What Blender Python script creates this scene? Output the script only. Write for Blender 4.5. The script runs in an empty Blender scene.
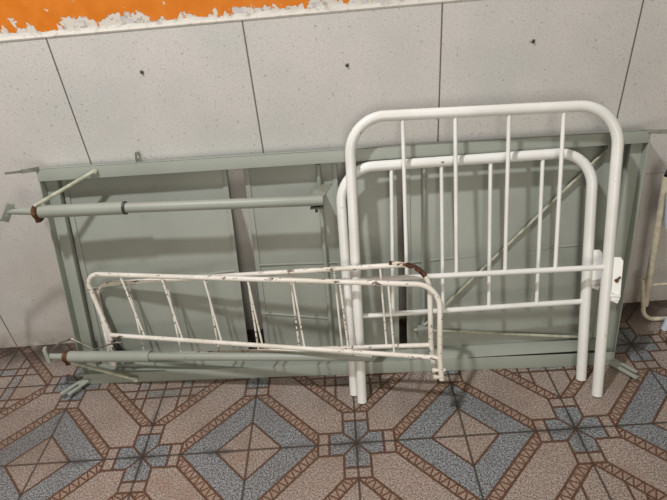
import bpy, bmesh, math, random
from mathutils import Vector, Matrix, noise as mnoise

random.seed(7)
scene = bpy.context.scene
COL = scene.collection
V = Vector

# ----------------------------------------------------------------------------
# node helper: arithmetic on sockets
# ----------------------------------------------------------------------------
class N:
    """a value in a node tree that can be used in expressions"""
    def __init__(self, nt, s):
        self.nt, self.s = nt, s
    def _op(self, op, *others, clamp=False):
        n = self.nt.nodes.new('ShaderNodeMath'); n.operation = op; n.use_clamp = clamp
        for i, x in enumerate((self,) + others):
            if isinstance(x, N): self.nt.links.new(x.s, n.inputs[i])
            else: n.inputs[i].default_value = x
        return N(self.nt, n.outputs[0])
    def __add__(self, o): return self._op('ADD', o)
    __radd__ = __add__
    def __sub__(self, o): return self._op('SUBTRACT', o)
    def __rsub__(self, o): return (self * -1.0) + o
    def __mul__(self, o): return self._op('MULTIPLY', o)
    __rmul__ = __mul__
    def __truediv__(self, o): return self._op('DIVIDE', o)
    def abs(self): return self._op('ABSOLUTE')
    def frac(self): return self._op('FRACT')
    def floor(self): return self._op('FLOOR')
    def min(self, o): return self._op('MINIMUM', o)
    def max(self, o): return self._op('MAXIMUM', o)
    def lt(self, o): return self._op('LESS_THAN', o)
    def gt(self, o): return self._op('GREATER_THAN', o)
    def step(self, a, b):
        n = self.nt.nodes.new('ShaderNodeMapRange'); n.interpolation_type = 'SMOOTHSTEP'
        self.nt.links.new(self.s, n.inputs[0])
        n.inputs[1].default_value = a; n.inputs[2].default_value = b
        return N(self.nt, n.outputs[0])
    def band(self, c, w, soft=.35):
        """1 where |self-c| < w"""
        d = (self - c).abs()
        return 1.0 - d.step(w * (1 - soft), w * (1 + soft))

def lin(c):
    return tuple(((x / 255) / 12.92 if x / 255 <= .04045 else ((x / 255 + .055) / 1.055) ** 2.4) for x in c) + (1,)

class Mat:
    def __init__(self, name, rough=.5, spec=.5, metal=0.):
        self.m = bpy.data.materials.new(name); self.m.use_nodes = True
        self.nt = self.m.node_tree
        self.b = self.nt.nodes['Principled BSDF']
        self.b.inputs['Roughness'].default_value = rough
        self.b.inputs['Specular IOR Level'].default_value = spec
        self.b.inputs['Metallic'].default_value = metal
        g = self.nt.nodes.new('ShaderNodeNewGeometry')
        self.pos = g.outputs['Position']
        x = self.nt.nodes.new('ShaderNodeSeparateXYZ'); self.nt.links.new(self.pos, x.inputs[0])
        self.x, self.y, self.z = (N(self.nt, o) for o in x.outputs)
    def noise(self, scale, detail=3., rough=.55, off=(0, 0, 0), stretch=(1, 1, 1)):
        mp = self.nt.nodes.new('ShaderNodeMapping'); mp.inputs['Location'].default_value = off
        mp.inputs['Scale'].default_value = stretch
        self.nt.links.new(self.pos, mp.inputs[0])
        n = self.nt.nodes.new('ShaderNodeTexNoise')
        self.nt.links.new(mp.outputs[0], n.inputs['Vector'])
        n.inputs['Scale'].default_value = scale; n.inputs['Detail'].default_value = detail
        n.inputs['Roughness'].default_value = rough
        return N(self.nt, n.outputs[0])
    def cells(self, scale):
        n = self.nt.nodes.new('ShaderNodeTexVoronoi'); self.nt.links.new(self.pos, n.inputs['Vector'])
        n.inputs['Scale'].default_value = scale
        s = self.nt.nodes.new('ShaderNodeSeparateColor'); self.nt.links.new(n.outputs['Color'], s.inputs[0])
        return N(self.nt, s.outputs[0])
    def mix(self, a, b, f):
        n = self.nt.nodes.new('ShaderNodeMix'); n.data_type = 'RGBA'
        if isinstance(f, N): self.nt.links.new(f.s, n.inputs[0])
        else: n.inputs[0].default_value = f
        for v, i in ((a, 6), (b, 7)):
            if isinstance(v, tuple): n.inputs[i].default_value = v
            else: self.nt.links.new(v, n.inputs[i])
        return n.outputs[2]
    def color(self, c):
        if isinstance(c, tuple): self.b.inputs['Base Color'].default_value = c
        else: self.nt.links.new(c, self.b.inputs['Base Color'])
    def rough(self, v): self.nt.links.new(v.s, self.b.inputs['Roughness'])
    def bump(self, h, strength=.2, dist=.002):
        n = self.nt.nodes.new('ShaderNodeBump'); n.inputs['Strength'].default_value = strength
        n.inputs['Distance'].default_value = dist
        self.nt.links.new(h.s, n.inputs['Height']); self.nt.links.new(n.outputs[0], self.b.inputs['Normal'])

# ----------------------------------------------------------------------------
# materials
# ----------------------------------------------------------------------------
TILE, FX, FY = .36, -1.061, -.601       # floor tile size and one node of its grid

def floor_material():
    M = Mat('patterned_floor_tile', .42, .4)
    one = lambda v: v
    a = (M.x - FX) / TILE; b = (M.y - FY) / TILE
    def fold(v):                      # distance to the nearest even node, 0..1
        return ((v * .5 + .5).frac() * 2.0 - 1.0).abs()
    p, q = fold(a), fold(b)
    db = p + q                        # diamond distance from the blue diamond
    hi0 = p.max(q); lo0 = p.min(q)
    xs = 1.0 - hi0
    lo = xs.min(lo0); hi = xs.max(lo0)            # coordinates around the star
    LW = .0150
    pinkn = M.noise(9, 3); fine = M.noise(190, 2, .7); fine2 = M.noise(130, 2, .7, (3, 1, 0))
    pink = M.mix(lin((108, 97, 91)), lin((184, 169, 159)), fine.step(.36, .66))
    pink = M.mix(pink, lin((140, 116, 100)), pinkn.step(.5, .75) * .5)
    pink = M.mix(pink, lin((84, 74, 68)), fine2.step(.58, .68) * .6)
    blue = M.mix(lin((68, 74, 80)), lin((164, 168, 171)), fine.step(.36, .66))
    blue = M.mix(blue, lin((52, 55, 60)), fine2.step(.54, .66) * .7)
    line = M.mix(lin((52, 32, 20)), lin((100, 64, 40)), fine.step(.35, .65))
    # zones
    zblue = db.gt(.31) * db.lt(.635)
    dp = 2.0 - db                                  # diamond distance from the plaid diamond
    X, Y = 1.0 - p, 1.0 - q
    inplaid = dp.lt(.635)
    cell = .6 * ((X.gt(.18)) - (Y.gt(.18))).abs() * (X.max(Y)).lt(.29)
    arm = lo.lt(.12) * hi.lt(.355)
    notarm = 1.0 - arm
    armblue = arm * hi.lt(.25)
    bluef = (notarm * zblue).max(armblue).max(notarm * inplaid * cell)
    col = M.mix(pink, blue, bluef)
    # lines
    dm = db.min(dp)
    zig = lambda l, k: ((l * k).frac() * 2.0 - 1.0).abs()
    w = (dm - .635) / .135
    inbraid = dm.gt(.635) * dm.lt(.77)
    tri = zig((p - q), 8.4)
    zz = (w * .8 + .1 - tri).abs()
    lbraid = inbraid * (1.0 - zz.step(.10, .24))
    ledge = dm.band(.64, LW).max(dm.band(.77, LW))
    ldia = db.band(.31, LW)
    lpl = inplaid * (X.band(.18, LW * .8).max(Y.band(.18, LW * .8)).max(X.band(.29, LW * .8)).max(Y.band(.29, LW * .8)))
    lines = notarm * lbraid.max(ledge).max(ldia).max(lpl)
    larm = arm * hi.band(.25, LW * .8)
    ledge2 = hi.lt(.365) * lo.band(.12, LW * .8) * hi.gt(.115)
    lend = lo.lt(.125) * hi.band(.355, LW * .8)
    ldiag = (hi - lo).band(0., LW) * hi.lt(.12)
    lines = lines.max(larm).max(ledge2).max(lend).max(ldiag)
    col = M.mix(col, lin((150, 112, 84)), notarm * inbraid * .3)
    col = M.mix(col, line, lines * .92)
    # grout joints and grime
    edge = p.min(1.0 - p).min(q.min(1.0 - q))
    grout = 1.0 - edge.step(.005, .015)
    col = M.mix(col, lin((58, 50, 42)), grout * .9)
    star = 1.0 - (xs + lo0).step(.02, .30)
    grime = M.noise(5.5, 4, .6).step(.5, .72)
    near = 1.0 - edge.step(.0, .07)
    col = M.mix(col, lin((40, 40, 40)), ((near * grime * .8).max(star * near * .55)))
    dirt = M.noise(2.2, 4, .65, (5, 2, 0)).step(.42, .8)
    col = M.mix(col, lin((88, 76, 66)), dirt * .5)
    # dirt along the wall base, deepened to paint in the bed's shadow
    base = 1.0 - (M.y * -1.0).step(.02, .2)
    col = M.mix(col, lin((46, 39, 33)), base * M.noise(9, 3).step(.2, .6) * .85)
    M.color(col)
    M.rough(.36 + fine * .22)
    M.bump(fine * .25 - grout - lines * .3, .25, .002)
    return M.m

WTILE, WX, WJOINT, WTOP = .604, -.831, .602, 1.227

def wall_tile_material():
    M = Mat('speckled_wall_tile', .45, .35)
    f1 = M.noise(190, 2, .6); f2 = M.noise(75, 3, .6, (2, 5, 1)); big = M.noise(3.2, 3)
    col = M.mix(lin((200, 200, 198)), lin((210, 207, 204)), big.step(.35, .65))
    col = M.mix(col, lin((172, 166, 160)), f1.step(.51, .66) * .5)
    col = M.mix(col, lin((222, 218, 212)), f2.step(.56, .72) * .45)
    col = M.mix(col, lin((136, 130, 122)), M.noise(80, 2, .5, (9, 1, 4)).step(.64, .72) * .6)
    u = ((M.x - WX) / WTILE + .5).frac() - .5
    jv = 1.0 - u.abs().step(.0028, .0055)
    jh = 1.0 - (M.z - WJOINT).abs().step(.0008, .0026)
    col = M.mix(col, lin((88, 82, 76)), jv * .9)
    col = M.mix(col, lin((120, 104, 92)), jh * .45 * M.x.step(-.9, -.2))
    # brown seepage above the floor and a blotchy browner tone over the lower wall
    low = 1.0 - M.z.step(.0, .10)
    st = M.noise(7, 4, .6, (1, 7, 3)).step(.38, .7)
    col = M.mix(col, lin((116, 92, 66)), low * st * .8)
    far = 1.0 - M.z.step(.1, .75)
    col = M.mix(col, lin((176, 158, 138)), far * M.noise(4, 3, .5, (4, 4, 9)).step(.35, .75) * .45)
    M.color(col)
    M.bump(f1 * .15 - jv, .2, .002)
    return M.m

def painted_wall_material():
    M = Mat('peeling_orange_paint', .6, .3)
    n1 = M.noise(19, 3, .55, stretch=(1, 1, .6)); n2 = M.noise(60, 3, .6); n3 = M.noise(5, 2, .5, (3, 3, 3))
    right = (M.x + .35).max(0.0)
    val = (M.z - 1.2545) * 27.0 + (n1 - .5) * 3.4 + (n2 - .5) * 1.9 - right * .55
    mask = val.step(-.03, .05) * M.x.lt(.36)
    orange = M.mix(lin((212, 118, 26)), lin((220, 128, 38)), M.noise(20, 3).step(.3, .7))
    under = M.mix(lin((214, 208, 200)), lin((176, 172, 164)), n2.step(.52, .62))
    under = M.mix(under, lin((166, 188, 168)), n3.step(.54, .6) * M.noise(22, 3).step(.45, .6))
    under = M.mix(under, lin((188, 186, 196)), M.noise(30, 2, .5, (7, 0, 0)).step(.58, .62) * .6)
    spot = M.noise(48, 2, .5, (8, 2, 1)).step(.74, .76)
    col = M.mix(under, orange, mask * (1.0 - spot))
    M.color(col)
    M.bump(mask * .6 + n2 * .3, .4, .003)
    return M.m

def plaster_material():
    M = Mat('rough_white_mortar', .8, .2)
    n = M.noise(45, 4, .6)
    M.color(M.mix(lin((200, 197, 190)), lin((172, 168, 160)), n.step(.5, .7)))
    M.bump(n, .5, .004)
    return M.m

def green_material(name='sage_green_enamel', base=(151, 157, 148), chips=.72):
    M = Mat(name, .42, .4)
    n = M.noise(4, 3)
    col = M.mix(lin(base), lin(tuple(c + 7 for c in base)), n.step(.35, .65))
    ch = M.noise(58, 3, .6, (1, 2, 6))
    col = M.mix(col, lin((84, 66, 50)), ch.step(chips, chips + .03) * .9)
    sm = M.noise(14, 4, .6, (6, 2, 2))
    col = M.mix(col, lin((122, 124, 112)), sm.step(.6, .8) * .4)
    M.color(col)
    M.bump(M.noise(60, 2), .06, .001)
    return M.m

def white_material():
    M = Mat('white_gloss_enamel', .28, .5)
    col = M.mix(lin((238, 239, 237)), lin((229, 229, 225)), M.noise(6, 3).step(.4, .65))
    ch = M.noise(70, 2, .5, (1, 9, 4))
    col = M.mix(col, lin((110, 98, 84)), ch.step(.735, .76))
    M.color(col); M.bump(M.noise(40, 2), .08, .001)
    return M.m

def rusty_material():
    M = Mat('chipped_white_enamel', .42, .4)
    col = M.mix(lin((234, 231, 224)), lin((220, 214, 202)), M.noise(9, 3).step(.4, .65))
    ch = M.noise(95, 3, .6, (4, 1, 2), (.3, 1, 1)); big = M.noise(7, 2, .5, (2, 2, 5))
    f = (ch + (big - .5) * .4).step(.61, .65)
    col = M.mix(col, lin((92, 62, 46)), f * .9)
    M.color(col); M.bump(f, .2, .001)
    return M.m

def rust_patch_material():
    M = Mat('bare_rust_patch', .8, .2)
    n = M.noise(120, 3)
    col = M.mix(lin((66, 42, 36)), lin((104, 74, 62)), n.step(.4, .65))
    col = M.mix(col, lin((216, 206, 192)), (M.noise(70, 2, .5, (3, 3, 3)) - (M.x - .19) * 2.6).step(.48, .52))
    M.color(col); M.bump(n, .3, .001)
    return M.m

def plain(name, c, rough=.5, metal=0., var=8):
    M = Mat(name, rough, .4, metal)
    M.color(M.mix(lin(c), lin(tuple(max(0, x - var) for x in c)), M.noise(40, 3).step(.4, .65)))
    return M.m

m_floor, m_tile, m_paint, m_plaster = floor_material(), wall_tile_material(), painted_wall_material(), plaster_material()
m_green = green_material()
m_panel = green_material('sage_green_sheet', (151, 156, 148), .78)
m_white, m_rusty, m_rust = white_material(), rusty_material(), rust_patch_material()
m_brown = plain('rusted_collar', (104, 76, 44), .7, .0, 45)
m_pale = plain('pale_green_rod', (182, 184, 166), .4, 0, 25)
m_black = plain('black_rubber', (28, 28, 30), .5)
m_steel = plain('dull_steel', (150, 148, 138), .35, .7, 30)
m_grey = plain('grey_steel_plate', (150, 154, 144), .45, .2, 20)
m_plate = plain('worn_grey_lever', (122, 124, 114), .5, .1, 20)
m_dark = plain('dark_screw_metal', (88, 84, 76), .5, .3, 30)
m_cream = plain('cream_tube_paint', (214, 206, 186), .4, 0, 20)
m_blue = plain('pale_blue_plastic', (206, 218, 232), .35)

# ----------------------------------------------------------------------------
# object helpers
# ----------------------------------------------------------------------------
def thing(name, label, cat, loc, group=None):
    o = bpy.data.objects.new(name, None); COL.objects.link(o)
    o.empty_display_size = .05
    o.location = loc; o['label'] = label; o['category'] = cat
    if group: o['group'] = group
    return o

def origin(o):
    p = V((0, 0, 0))
    while o is not None:
        p = p + o.location; o = o.parent
    return p

def obj(name, bm, mat, parent=None, smooth=True, label=None):
    """one mesh object; the bmesh is in world coordinates"""
    bmesh.ops.recalc_face_normals(bm, faces=bm.faces[:])
    lo = V((min(v.co.x for v in bm.verts), min(v.co.y for v in bm.verts), min(v.co.z for v in bm.verts)))
    hi = V((max(v.co.x for v in bm.verts), max(v.co.y for v in bm.verts), max(v.co.z for v in bm.verts)))
    c = (lo + hi) / 2
    for v in bm.verts: v.co -= c
    me = bpy.data.meshes.new(name); bm.to_mesh(me); bm.free()
    me.materials.append(mat)
    for p in me.polygons: p.use_smooth = smooth
    if smooth:
        try: me.set_sharp_from_angle(angle=math.radians(38))
        except Exception: pass
    o = bpy.data.objects.new(name, me); COL.objects.link(o)
    if parent is not None:
        o.parent = parent; o.location = c - origin(parent)
    else: o.location = c
    if label: o['label'] = label
    return o

def fillet(pts, rads, n=8):
    """round the inner corners of a polyline"""
    pts = [V(p) for p in pts]; out = [pts[0]]
    for i in range(1, len(pts) - 1):
        r = rads[i - 1] if isinstance(rads, (list, tuple)) else rads
        a, b, c = pts[i - 1], pts[i], pts[i + 1]
        if r <= 0: out.append(b); continue
        u, w = (a - b).normalized(), (c - b).normalized()
        ang = u.angle(w); d = r / math.tan(ang / 2)
        d = min(d, (a - b).length * .95, (c - b).length * .95); r = d * math.tan(ang / 2)
        cen = b + (u + w).normalized() * (r / math.sin(ang / 2))
        s, e = (b + u * d) - cen, (b + w * d) - cen
        tot = s.angle(e)
        for k in range(n + 1):
            f = k / n
            out.append(cen + s * (math.sin((1 - f) * tot) / math.sin(tot)) + e * (math.sin(f * tot) / math.sin(tot)))
    out.append(pts[-1])
    return out

def sweep(bm, pts, r, seg=14, cap=True, hollow=False, flat=None):
    """tube along a polyline (r: number or list)"""
    pts = [V(p) for p in pts]
    rs = r if isinstance(r, (list, tuple)) else [r] * len(pts)
    t0 = (pts[1] - pts[0]).normalized()
    ref = V((0, 0, 1)) if abs(t0.z) < .9 else V((0, 1, 0))
    nrm = (ref - t0 * ref.dot(t0)).normalized()
    rings = []
    for i, p in enumerate(pts):
        if i == 0: t = t0
        elif i == len(pts) - 1: t = (pts[-1] - pts[-2]).normalized()
        else: t = ((pts[i + 1] - p).normalized() + (p - pts[i - 1]).normalized()).normalized()
        nrm = (nrm - t * nrm.dot(t)).normalized(); bn = t.cross(nrm)
        fx, fy = flat if flat else (1, 1)
        rings.append([bm.verts.new(p + nrm * (rs[i] * fx * math.cos(2 * math.pi * k / seg)) + bn * (rs[i] * fy * math.sin(2 * math.pi * k / seg))) for k in range(seg)])
    for A, Bq in zip(rings, rings[1:]):
        for k in range(seg):
            bm.faces.new((A[k], A[(k + 1) % seg], Bq[(k + 1) % seg], Bq[k]))
    if cap:
        for ring, j, sgn in ((rings[0], 0, 1), (rings[-1], -1, -1)):
            if hollow:
                a, b = (pts[0], pts[1]) if j == 0 else (pts[-1], pts[-2])
                d = (b - a).normalized() * (rs[j] * .8); c = a
                i1 = [bm.verts.new(c + (v.co - c) * .82) for v in ring]
                i2 = [bm.verts.new(v.co + d) for v in i1]
                for k in range(seg):
                    k2 = (k + 1) % seg
                    bm.faces.new((ring[k], ring[k2], i1[k2], i1[k])); bm.faces.new((i1[k], i1[k2], i2[k2], i2[k]))
                bm.faces.new(i2)
            else: bm.faces.new(ring)
    return bm

def tube(pts, r, **k): return sweep(bmesh.new(), pts, r, **k)

def hexa(bm, c, bevel=.0012):
    """box from eight corners: four of one side, then four of the other"""
    t = bmesh.new()
    vs = [t.verts.new(V(p)) for p in c]
    for f in ((0, 1, 2, 3), (7, 6, 5, 4), (0, 4, 5, 1), (1, 5, 6, 2), (2, 6, 7, 3), (3, 7, 4, 0)):
        t.faces.new([vs[i] for i in f])
    if bevel: bmesh.ops.bevel(t, geom=t.edges[:], offset=bevel, segments=2, affect='EDGES', profile=.6)
    me = bpy.data.meshes.new('tmp'); t.to_mesh(me); t.free()
    bm.from_mesh(me); bpy.data.meshes.remove(me)
    return bm

def box(bm, lo, hi, bevel=.0012):
    (a, b, c), (d, e, f) = lo, hi
    return hexa(bm, [(a, b, c), (d, b, c), (d, e, c), (a, e, c), (a, b, f), (d, b, f), (d, e, f), (a, e, f)], bevel)

def bar_box(bm, p, q, side, w, th, bevel=.001):
    """flat bar from p to q, w wide along side, th thick"""
    p, q = V(p), V(q); t = (q - p).normalized()
    s = V(side); s = (s - t * s.dot(t)).normalized(); n = t.cross(s)
    a, b = s * (w / 2), n * (th / 2)
    return hexa(bm, [p - a - b, p + a - b, p + a + b, p - a + b, q - a - b, q + a - b, q + a + b, q - a + b], bevel)

def mark(o, label, cat, group=None):
    o['label'] = label; o['category'] = cat
    if group: o['group'] = group
    return o

# ----------------------------------------------------------------------------
# the setting
# ----------------------------------------------------------------------------
def structure(name, bm, mat):
    o = obj(name, bm, mat, None, smooth=False); o['kind'] = 'structure'; return o

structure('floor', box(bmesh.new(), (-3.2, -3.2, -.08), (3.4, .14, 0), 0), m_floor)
structure('wall_back', box(bmesh.new(), (-3.2, 0, 0), (3.4, .14, WTOP), .002), m_tile)
structure('wall_back_upper', box(bmesh.new(), (-3.2, .009, WTOP), (3.4, .14, 2.9), 0), m_paint)
# uneven bead of mortar finishing the top edge of the tiles
bm = bmesh.new()
rows = []
nx = 420
for i in range(nx + 1):
    x = -2.2 + 4.4 * i / nx
    h = .016 + .008 * mnoise.noise(V((x * 9, 0, 0))) + .005 * mnoise.noise(V((x * 40, 3, 0)))
    d = .004 + .003 * mnoise.noise(V((x * 22, 7, 0)))
    rows.append([bm.verts.new((x, y, z)) for y, z in ((.012, WTOP - .001), (-.002, WTOP - .001), (-.003, WTOP + .003), (.009 - d, WTOP + h * .6), (.0085, WTOP + h), (.012, WTOP + h))])
for a, b in zip(rows, rows[1:]):
    for k in range(6): bm.faces.new((a[k], a[(k + 1) % 6], b[(k + 1) % 6], b[k]))
bm.faces.new(rows[0]); bm.faces.new(rows[-1])
structure('trim_1', bm, m_plaster)

# screws left in the wall tiles
for x, z, lab in ((-.569, 1.103, 'dark screw head in the wall tile at far left, above the green bed base'),
                  (.081, 1.070, 'dark screw head in the wall tile above the left post of the tall headboard'),
                  (.663, 1.094, 'dark screw head in the wall tile above the right half of the tall white headboard')):
    t = thing('wall_screw', lab, 'screw', (x, 0, z), 'screws left in the wall tiles')
    b = bmesh.new()
    sweep(b, [(x, .004, z), (x, -.001, z), (x, -.0025, z)], [.007, .007, .005], seg=18)
    obj('wall_plug', b, m_grey, t)
    b = bmesh.new()
    sweep(b, [(x, .002, z), (x, -.003, z), (x, -.0058, z), (x, -.0066, z)], [.0045, .0045, .0034, .0012], seg=16)
    h = obj('screw_head', b, m_dark, t)

# ----------------------------------------------------------------------------
# the bed base, standing on its long side against the wall
# ----------------------------------------------------------------------------
cBL, cBR, cTL, cTR = V((-1.037, -.25, 0)), V((.984, -.339, 0)), V((-.992, -.061, .832)), V((1.066, -.071, .799))
LS, LT = 2.04, .85
NRM = V((-.042, -.960, .278))
def B(s, t, o=0.):
    """point on the underside of the bed: s along its length, t up its width, o out towards the room"""
    u, v = s / LS, t / LT
    return cBL * ((1 - u) * (1 - v)) + cBR * (u * (1 - v)) + cTL * ((1 - u) * v) + cTR * (u * v) + NRM * o

def bslab(bm, quad, o0, o1, bevel=.0015):
    """slab on the bed plane; quad: (s,t) of bottom left, bottom right, top right, top left"""
    return hexa(bm, [B(s, t, o0) for s, t in quad] + [B(s, t, o1) for s, t in quad], bevel)
def brect(bm, s0, s1, t0, t1, o0, o1, bevel=.0015):
    return bslab(bm, [(s0, t0), (s1, t0), (s1, t1), (s0, t1)], o0, o1, bevel)

bed = thing('hospital_bed_base', 'sage green metal hospital bed base turned on its side and leaned against the tiled wall', 'bed', (0, -.28, 0))
# long rails: C sections, open towards the middle
b = bmesh.new()
brect(b, 0, LS, LT - .042, LT, -.003, 0); brect(b, 0, LS, LT - .004, LT, -.06, 0); brect(b, 0, LS, LT - .042, LT, -.06, -.057)
obj('side_beam', b, m_green, bed)
b = bmesh.new()
bslab(b, [(0, 0), (LS, 0), (LS, .052), (0, .044)], -.003, 0); brect(b, 0, LS, 0, .004, -.06, 0)
bslab(b, [(0, 0), (LS, 0), (LS, .082), (0, .056)], -.06, -.045)
bslab(b, [(0, .030), (1.5, .030), (1.5, .050), (0, .044)], -.046, -.002)
# bent lip closing the channel at the foot end, with a widening slit under its edge
P0 = lambda q: B(q[0], q[1], q[2])
hexa(b, [P0(q) for q in ((1.36, .047, -.004), (2.0, .060, -.005), (2.0, .082, -.046), (1.36, .071, -.046))] +
        [P0(q) for q in ((1.36, .050, -.004), (2.0, .063, -.005), (2.0, .085, -.046), (1.36, .074, -.046))], .0006)
obj('side_beam', b, m_green, bed)
# end rails: deep outer web with a stepped flange inside it
for s0, sg in ((0, 1), (LS, -1)):
    b = bmesh.new()
    e = lambda d: s0 + sg * d
    brect(b, *sorted((e(0), e(.004))), .004, LT - .004, -.062, -.001)
    brect(b, *sorted((e(.004), e(.044))), .004, LT - .004, -.062, -.032)
    obj('end_beam', b, m_green, bed)
# four sheet-metal sections with folded rims
PANELS = [(.046, .058, .625, .660), (.684, .728, 1.008, 1.046), (1.040, 1.078, 1.213, 1.250), (1.240, 1.280, 1.985, 1.995)]
for i, (lt, lb, rt, rb) in enumerate(PANELS):
    t0, t1 = .052, .815
    L = lambda t, d=0: lb + (lt - lb) * (t - t0) / (t1 - t0) + d
    Rr = lambda t, d=0: rb + (rt - rb) * (t - t0) / (t1 - t0) + d
    b = bmesh.new(); bslab(b, [(L(t0), t0), (Rr(t0), t0), (Rr(t1), t1), (L(t1), t1)], -.061, -.057)
    pan = obj('mattress_panel', b, m_panel, bed)
    for side, w in ((L, .018), (Rr, -.018)):
        b = bmesh.new(); d0, d1 = sorted((0, w))
        bslab(b, [(side(t0, d0), t0), (side(t0, d1), t0), (side(t1, d1), t1), (side(t1, d0), t1)], -.057, -.052, .002)
        obj('folded_rim', b, m_panel, pan)
    # cross stiffeners: thin rods welded flat on the sheet
    rods = {0: [(.385, .427, L(.427), Rr(.42))], 1: [(.443, .436, L(.443), Rr(.436)), (.249, .214, L(.249), Rr(.214) - .06)],
            2: [], 3: [(.420, .458, L(.42), Rr(.458))]}[i]
    for ta, tb, sa, sb in rods:
        obj('stiffener_rod', tube([B(sa + .004, ta, -.0545), B(sb - .004, tb, -.0545)], .0042, seg=8), m_panel, pan)
# lower edge rod of the foot section
obj('edge_rod', tube([B(1.30, .155, -.045), B(1.955, .094, -.040)], .0055, seg=10), m_pale, bed)
# upright link tubes and the long diagonal rod
obj('link_tube', tube([B(.944, .80, -.046), B(.989, .08, -.046)], .0085), m_green, bed)
obj('link_tube', tube([B(1.306, .80, -.046), B(1.336, .16, -.046)], .0085), m_green, bed)
obj('diagonal_rod', tube([B(1.945, .812, -.030), B(1.931, .801, -.038), B(1.338, .176, -.036)], .0055, seg=10), m_pale, bed)
b = bmesh.new(); brect(b, 1.312, 1.362, .128, .172, -.05, -.022); obj('rod_bracket', b, m_green, bed)
b = bmesh.new(); brect(b, 1.915, 1.965, .79, .826, -.052, -.022); obj('rod_bracket', b, m_green, bed)

# the two crank screws
def crank(p_hub, p_col, p_ring, p_end, r_big, r_small, ring_mat):
    p_hub, p_col, p_ring, p_end = map(V, (p_hub, p_col, p_ring, p_end))
    ax = (p_ring - p_col).normalized()
    c = obj('crank_tube', tube([p_col + ax * .012, p_ring], r_big, seg=18, hollow=True), m_green, bed)
    obj('inner_tube', tube([p_ring - ax * .03, p_end], r_small, seg=16, hollow=True), m_green, c)
    obj('ring', tube([p_ring - ax * .004, p_ring + ax * .004], r_big * 1.05, seg=18), ring_mat, c)
    b = bmesh.new(); sweep(b, [p_col - ax * .008, p_col + ax * .012], r_big * 1.06, seg=8)
    bar_box(b, p_col + V((0, 0, r_big * .4)), p_col + V((0, -.004, -r_big * 1.55)), (1, 0, 0), .016, .026)
    obj('collar', b, m_brown, c, label='rusty brown collar')
    obj('crank_shaft', tube([p_hub, p_col + ax * .01], .0115, seg=14), m_green, c)
    return c
hubU, colU = V((-1.077, -.156, .731)), V((-.985, -.159, .721))
cU = crank(hubU, colU, (-.688, -.163, .712), (-.030, -.175, .688), .0215, .0172, m_dark)
b = bmesh.new()
bar_box(b, hubU + V((.022, -.004, .030)), hubU + V((-.026, -.004, -.032)), (1, .5, -.7), .024, .012)
sweep(b, fillet([hubU + V((-.004, -.004, -.012)), V((-1.130, -.158, .700)), V((-1.275, -.150, .58)), V((-1.36, -.150, .35))], [.02, .02], 4), .007, seg=10)
obj('crank_handle', b, m_green, cU)
hubL, colL = V((-1.111, -.253, .195)), V((-1.040, -.266, .167))
cL = crank(V((-1.106, -.262, .170)), colL, (-.716, -.302, .172), (.095, -.404, .191), .0205, .0148, m_green)
b = bmesh.new()
bar_box(b, V((-1.114, -.258, .208)), V((-1.110, -.268, .152)), (.4, -1, .2), .030, .012)
obj('crank_handle', b, m_green, cL)
obj('handle_wire', tube(fillet([(-1.096, -.255, .192), (-1.055, -.249, .222), (-1.006, -.247, .236), (-.936, -.259, .188)], .012, 5), .0038, seg=8), m_steel, cL, label='bent bare steel wire')
obj('handle_wire', tube(fillet([(-.936, -.262, .186), (-.885, -.268, .206), (-.835, -.272, .224), (-.815, -.272, .221)], .012, 5), .0032, seg=8), m_steel, cL, label='bent bare steel wire')
# bracing rods from the collars to the long rails
for p, q in ((colU + V((.004, -.004, .024)), B(.202, .833, .006)), (colL + V((.006, -.006, -.024)), B(.222, .024, .018))):
    q = V(q); p = V(p); d = (q - p).normalized()
    b = tube([p, q], .0068, seg=10)
    sweep(b, [q - d * .002 - NRM * .004, q + NRM * .006], .009, seg=12)
    obj('brace_rod', b, m_pale, bed)
# lever plate at the inner end of the upper crank
b = bmesh.new()
hexa(b, [B(.918, .706, .076), B(.968, .706, .076), B(1.000, .748, .046), B(.950, .744, .046), B(.918, .703, .074), B(.968, .703, .074), B(1.000, .745, .044), B(.950, .741, .044)], .0008)
obj('lever_plate', b, m_plate, bed)
b = bmesh.new(); brect(b, .925, .968, .668, .675, .040, .075)
sweep(b, [B(.945, .672, .06), B(.945, .655, .06)], .005, seg=10)
obj('lever_plate', b, m_dark, bed)
b = bmesh.new(); brect(b, .930, .962, .680, .712, -.05, .060); obj('lever_arm', b, m_green, bed)

# splayed hooks at the four corners
for s, t, ds, do, dt in ((.012, .848, -.085, .050, .0), (.014, .010, -.058, .080, -.012), (LS - .012, .008, .062, .085, -.010), (LS - .012, .842, .085, .050, .002)):
    p = B(s, t, -.004); q = B(s + ds, t + dt, do)
    if q.z < .004: q.z = .004
    if p.z < .005: p.z = .005
    up = V((0, .3, 1)) if t > .4 else V((.9, -.2, .5))
    b = bmesh.new()
    w = .012 if t > .4 else .034
    d = (q - p); side = d.cross(V((0, 0, 1))).normalized() if t < .4 else V((0, 0, 1))
    if t > .4:
        bar_box(b, p + V((0, 0, .003)), p + d * .55, V((0, .4, 1)), .014, .005)
        bar_box(b, p + d * .5, q, V((0, .4, 1)), .008, .005)
    else:
        # forked hook: two prongs from a common root
        bar_box(b, p + V((0, 0, .012)), p + d * .35 + V((0, 0, .008)), side, .036, .007)
        bar_box(b, p + d * .3 + side * .012 + V((0, 0, .009)), q + side * .013 + V((0, 0, .004)), side, .014, .007)
        bar_box(b, p + d * .3 - side * .012 + V((0, 0, .009)), p + d * .85 - side * .013 + V((0, 0, .004)), side, .012, .007)
    obj('corner_hook', b, m_plate if t > .4 else m_green, bed)
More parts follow.
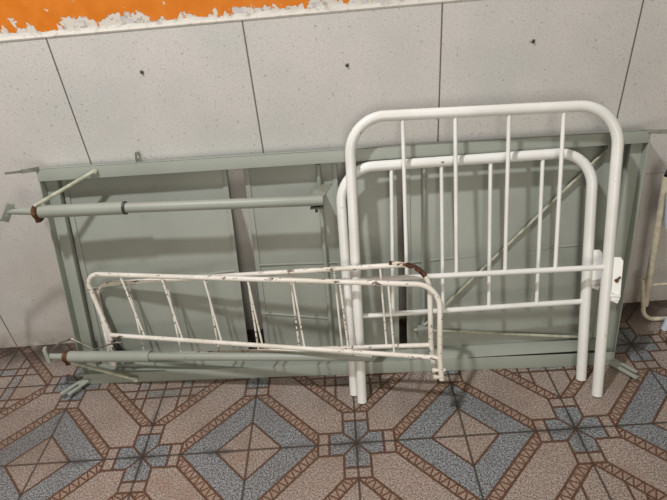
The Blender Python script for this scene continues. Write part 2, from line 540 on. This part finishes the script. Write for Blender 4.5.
# little drilled tab on the top rail
b = bmesh.new()
P = lambda a, c, o: B(.335 + a, LT - .004 + c, o)
o0, o1 = -.034, -.030
outer = [(-.009, 0), (.011, 0), (.009, .03), (.006, .037), (-.006, .037), (-.008, .03)]
inner = [(-.0035, .016), (.0035, .016), (.0045, .021), (.0028, .026), (-.0028, .026), (-.0042, .021)]
rings = [[b.verts.new(P(a, c, o)) for a, c in ring] for ring, o in ((outer, o0), (inner, o0), (outer, o1), (inner, o1))]
for k in range(6):
    k2 = (k + 1) % 6
    b.faces.new((rings[0][k], rings[0][k2], rings[1][k2], rings[1][k])); b.faces.new((rings[2][k], rings[2][k2], rings[3][k2], rings[3][k]))
    b.faces.new((rings[0][k], rings[0][k2], rings[2][k2], rings[2][k])); b.faces.new((rings[1][k], rings[1][k2], rings[3][k2], rings[3][k]))
obj('drilled_tab', b, m_plate, bed, smooth=False, label='small grey drilled tab')

# ----------------------------------------------------------------------------
# headboard and footboard, leaning one on the other against the bed
# ----------------------------------------------------------------------------
def board(name, label, cat, BLp, TLp, TRp, BRp, rad, rt, cross, bars, rb, plate, pd):
    BLp, TLp, TRp, BRp = map(V, (BLp, TLp, TRp, BRp))
    root = thing(name, label, cat, ((BLp.x + BRp.x) / 2, (BLp.y + BRp.y) / 2, 0), None)
    ax = (BRp - BLp).normalized(); up = ((TLp - BLp) + (TRp - BRp)).normalized(); nr = up.cross(ax).normalized()
    if nr.y > 0: nr = -nr
    path = fillet([BLp, TLp, TRp, BRp], rad, 12)
    obj('tube_frame', tube(path, rt, seg=20, hollow=True), m_white, root)
    def on(A, Bq, f): return A + (Bq - A) * f
    cl, cr = on(BLp, TLp, cross[0]), on(BRp, TRp, cross[1])
    obj('crossbar', tube([cl, cr], .0095, seg=14), m_white, root)
    for ft, fb in bars:
        a, c = on(TLp, TRp, ft) - up * rt * .6, on(cl, cr, fb)
        obj('bar', tube([a, c], rb, seg=10), m_white, root)
    # bracket plate on the right post
    z0, z1 = plate
    p0, p1 = on(BRp, TRp, z0), on(BRp, TRp, z1)
    d = (p1 - p0).normalized(); w = pd
    out = (ax * .95 + nr * .28).normalized()
    th = nr * .005
    q = [p0 + out * (rt * .5) + d * .01, p0 + out * (w * .86), p0 + out * w + d * .018, p1 + out * w - d * .012, p1 + out * (w * .80), p1 + out * (rt * .5) - d * .0]
    b = bmesh.new()
    fr = [b.verts.new(p + th) for p in q]; bk = [b.verts.new(p) for p in q]
    b.faces.new(fr); b.faces.new(bk)
    for k in range(6): b.faces.new((fr[k], fr[(k + 1) % 6], bk[(k + 1) % 6], bk[k]))
    pl = obj('bracket_plate', b, m_white, root, smooth=False)
    b = bmesh.new()
    c = p0 + d * .028 + out * (w * .62) + nr * .008
    bar_box(b, c - out * (w * .42), c + out * (w * .36), d, .008, .008)
    bar_box(b, p0 + d * .012 + out * (w * .35) + nr * .006, p0 + d * .012 + out * (w * .9) + nr * .006, d, .006, .006)
    obj('lip', b, m_white, pl)
    return root, pl, (p0, p1, out, nr, d)

hb, plate, (p0, p1, out, nr, d) = board('headboard', 'taller white tubular steel headboard in front, its posts nearest the camera', 'headboard',
    (.049, -.430, .0), (.073, -.078, .926), (.914, -.125, .913), (.866, -.471, .0), [.115, .125], .0172,
    (.456, .470), [(.204, .207), (.400, .407), (.598, .600), (.797, .797)], .0066, (.345, .505), .042)
c = p0 + (p1 - p0) * .5 + out * .026 + nr * .005
b = bmesh.new(); sweep(b, [c, c + nr * .006], .006, seg=8); sweep(b, [c + nr * .004 + d * .002, c + nr * .006 + d * .014 + out * .010], .003, seg=8)
obj('bolt', b, m_brown, plate, label='rusty bolt')
fb_, plate, _ = board('footboard', 'shorter white tubular steel footboard standing between the bed base and the taller headboard', 'footboard',
    (.024, -.392, .0), (.030, -.100, .763), (.870, -.106, .755), (.843, -.395, .0), [.115, .115], .0172,
    (.363, .363), [(.207, .188), (.405, .400), (.598, .594), (.802, .795)], .0066, (.415, .59), .042)

# ----------------------------------------------------------------------------
# the two chipped side rails
# ----------------------------------------------------------------------------
def side_rail(label, tl, ll, lf, tr, lr, rf, rads):
    tl, ll, lf, tr, lr, rf = map(V, (tl, ll, lf, tr, lr, rf))
    root = thing('bed_side_rail', label, 'bed rail', (lf + rf) / 2 * 1.0, 'detached bed side rails')
    R_ = .0088
    top = fillet([lf, ll, tl, tr, lr, rf], [0, rads[0], rads[1], 0], 10)
    fr = obj('rail_frame', tube(top, R_, seg=14, hollow=True), m_rusty, root)
    obj('lower_bar', tube([ll, lr], R_ * .92, seg=14), m_rusty, root)
    up = V((0, 0, 1))
    for k in range(7):
        f = .113 + .1262 * k; g = .122 + .1262 * k
        a = tl + (tr - tl) * f; c = ll + (lr - ll) * g
        obj('rod', tube([a, c], .0036, seg=8), m_rusty, root)
    return root, fr, (tl, ll, lf, tr, lr, rf, R_)

r1, fr1, (tl, ll, lf, tr, lr, rf, R_) = side_rail('rusty white bed side rail in front, with black rubber sleeve at lower left',
    (-.923, -.148, .453), (-.878, -.217, .215), (-.889, -.252, .094), (.323, -.375, .457), (.309, -.485, .246), (.311, -.517, .179), (.045, .075))
# pegs on the free foot and the bare-metal wear on the bend
ax = V((1, -.04, 0)).normalized()
dn = (rf - lr).normalized()
for f, l0, l1, r in ((.55, -.026, .014, .0052), (.86, -.024, .0, .0055)):
    p = lr + (rf - lr) * f
    b = tube([p + ax * l0, p + ax * l1], r, seg=12); sweep(b, [p + ax * (l0 - .002), p + ax * (l0 + .010)], r * 1.35, seg=12)
    obj('peg', b, m_rusty, root if False else r1)
b = tube([(-.864, -.236, .200), (-.838, -.250, .148)], .0100, seg=14)
obj('rubber_sleeve', b, m_black, r1, label='black rubber sleeve')
r2, fr2, (tl, ll, lf, tr, lr, rf, R_) = side_rail('rusty white bed side rail behind the other, its higher right bend worn to brown rust',
    (-.912, -.128, .390), (-.908, -.218, .106), (-.911, -.232, .068), (.297, -.322, .508), (.290, -.430, .253), (.297, -.455, .180), (.055, .085))
path = fillet([tl, tr, lr], .085, 14)
arc = path[2:-3]
pre = arc[0] - (arc[1] - arc[0]).normalized() * .05
obj('worn_patch', tube([p + V((0, -.0006, .0006)) for p in [pre] + arc[:9]], [.0084] + [.0089] * len(arc[:9]), seg=14), m_rust, fr2, label='bare rusted metal on the bend')

# ----------------------------------------------------------------------------
# folding chair half out of the frame at the right
# ----------------------------------------------------------------------------
ch = thing('folding_chair', 'cream tubular folding chair with pale plastic seat at the right edge, against the wall', 'chair', (1.35, -.12, 0))
obj('leg', tube([(1.130, -.115, .648), (1.211, -.095, .066)], .0125, seg=14, hollow=True), m_cream, ch)
obj('leg', tube([(1.56, -.115, .648), (1.56, -.095, .066)], .0125, seg=14, hollow=True), m_cream, ch)
obj('floor_loop', tube(fillet([(1.178, -.085, .19), (1.206, -.118, .012), (1.60, -.150, .012), (1.60, -.085, .19)], [.05, .05], 8), .0085, seg=12), m_cream, ch)
obj('rung', tube([(1.185, -.100, .170), (1.56, -.100, .170)], .0045, seg=10), m_cream, ch)
obj('hinge', tube([(1.128, -.105, .655), (1.160, -.130, .648)], .013, seg=12), m_black, ch, label='black hinge joint')
b = bmesh.new()
hexa(b, [(1.158, -.150, .455), (1.56, -.150, .44), (1.56, -.135, .44), (1.158, -.135, .455), (1.130, -.150, .59), (1.56, -.150, .59), (1.56, -.135, .59), (1.130, -.135, .59)], .006)
obj('seat', b, m_blue, ch, label='pale blue plastic seat')
b = bmesh.new(); sweep(b, [(1.262, -.172, .0), (1.268, -.168, .05)], [.012, .010], seg=14)
obj('foot_cap', b, m_blue, ch, label='pale plastic foot cap')

# ----------------------------------------------------------------------------
# light and camera
# ----------------------------------------------------------------------------
w = bpy.data.worlds.new('room_air'); scene.world = w; w.use_nodes = True
w.node_tree.nodes['Background'].inputs[0].default_value = (1.0, .90, .77, 1)
w.node_tree.nodes['Background'].inputs[1].default_value = .26

ld = bpy.data.lights.new('ceiling_lamp', 'POINT'); ld.energy = 260; ld.color = (1.0, .995, .985); ld.shadow_soft_size = .08
lo = bpy.data.objects.new('ceiling_lamp', ld); COL.objects.link(lo); lo.location = (-.95, -1.16, 3.4)

# added soft fill light behind the camera, brightening the gaps between the panels
ad = bpy.data.lights.new('rear_fill', 'AREA'); ad.shape = 'RECTANGLE'; ad.size = 1.1; ad.size_y = 2.0; ad.energy = 44; ad.color = (1.0, .93, .80)
ao = bpy.data.objects.new('rear_fill', ad); COL.objects.link(ao); ao.location = (.10, -4.2, 1.5)
ao.rotation_euler = (V((0, 0, .5)) - V(ao.location)).to_track_quat('-Z', 'Y').to_euler()

cd = bpy.data.cameras.new('camera'); cam = bpy.data.objects.new('camera', cd); COL.objects.link(cam)
cd.sensor_fit = 'HORIZONTAL'; cd.sensor_width = 36; cd.lens = 512.6222 / 667 * 36; cd.clip_start = .02
cam.matrix_world = Matrix.Translation((.0377, -1.6830, 1.4612)) @ (Matrix.Rotation(math.radians(-7.9946), 4, 'Z') @ Matrix.Rotation(math.radians(56.8787), 4, 'X') @ Matrix.Rotation(math.radians(8.2692), 4, 'Y'))
scene.camera = cam
vs = scene.view_settings
vs.view_transform = 'Standard'; vs.look = 'None'; vs.gamma = 1; vs.use_curve_mapping = False; vs.exposure = 0
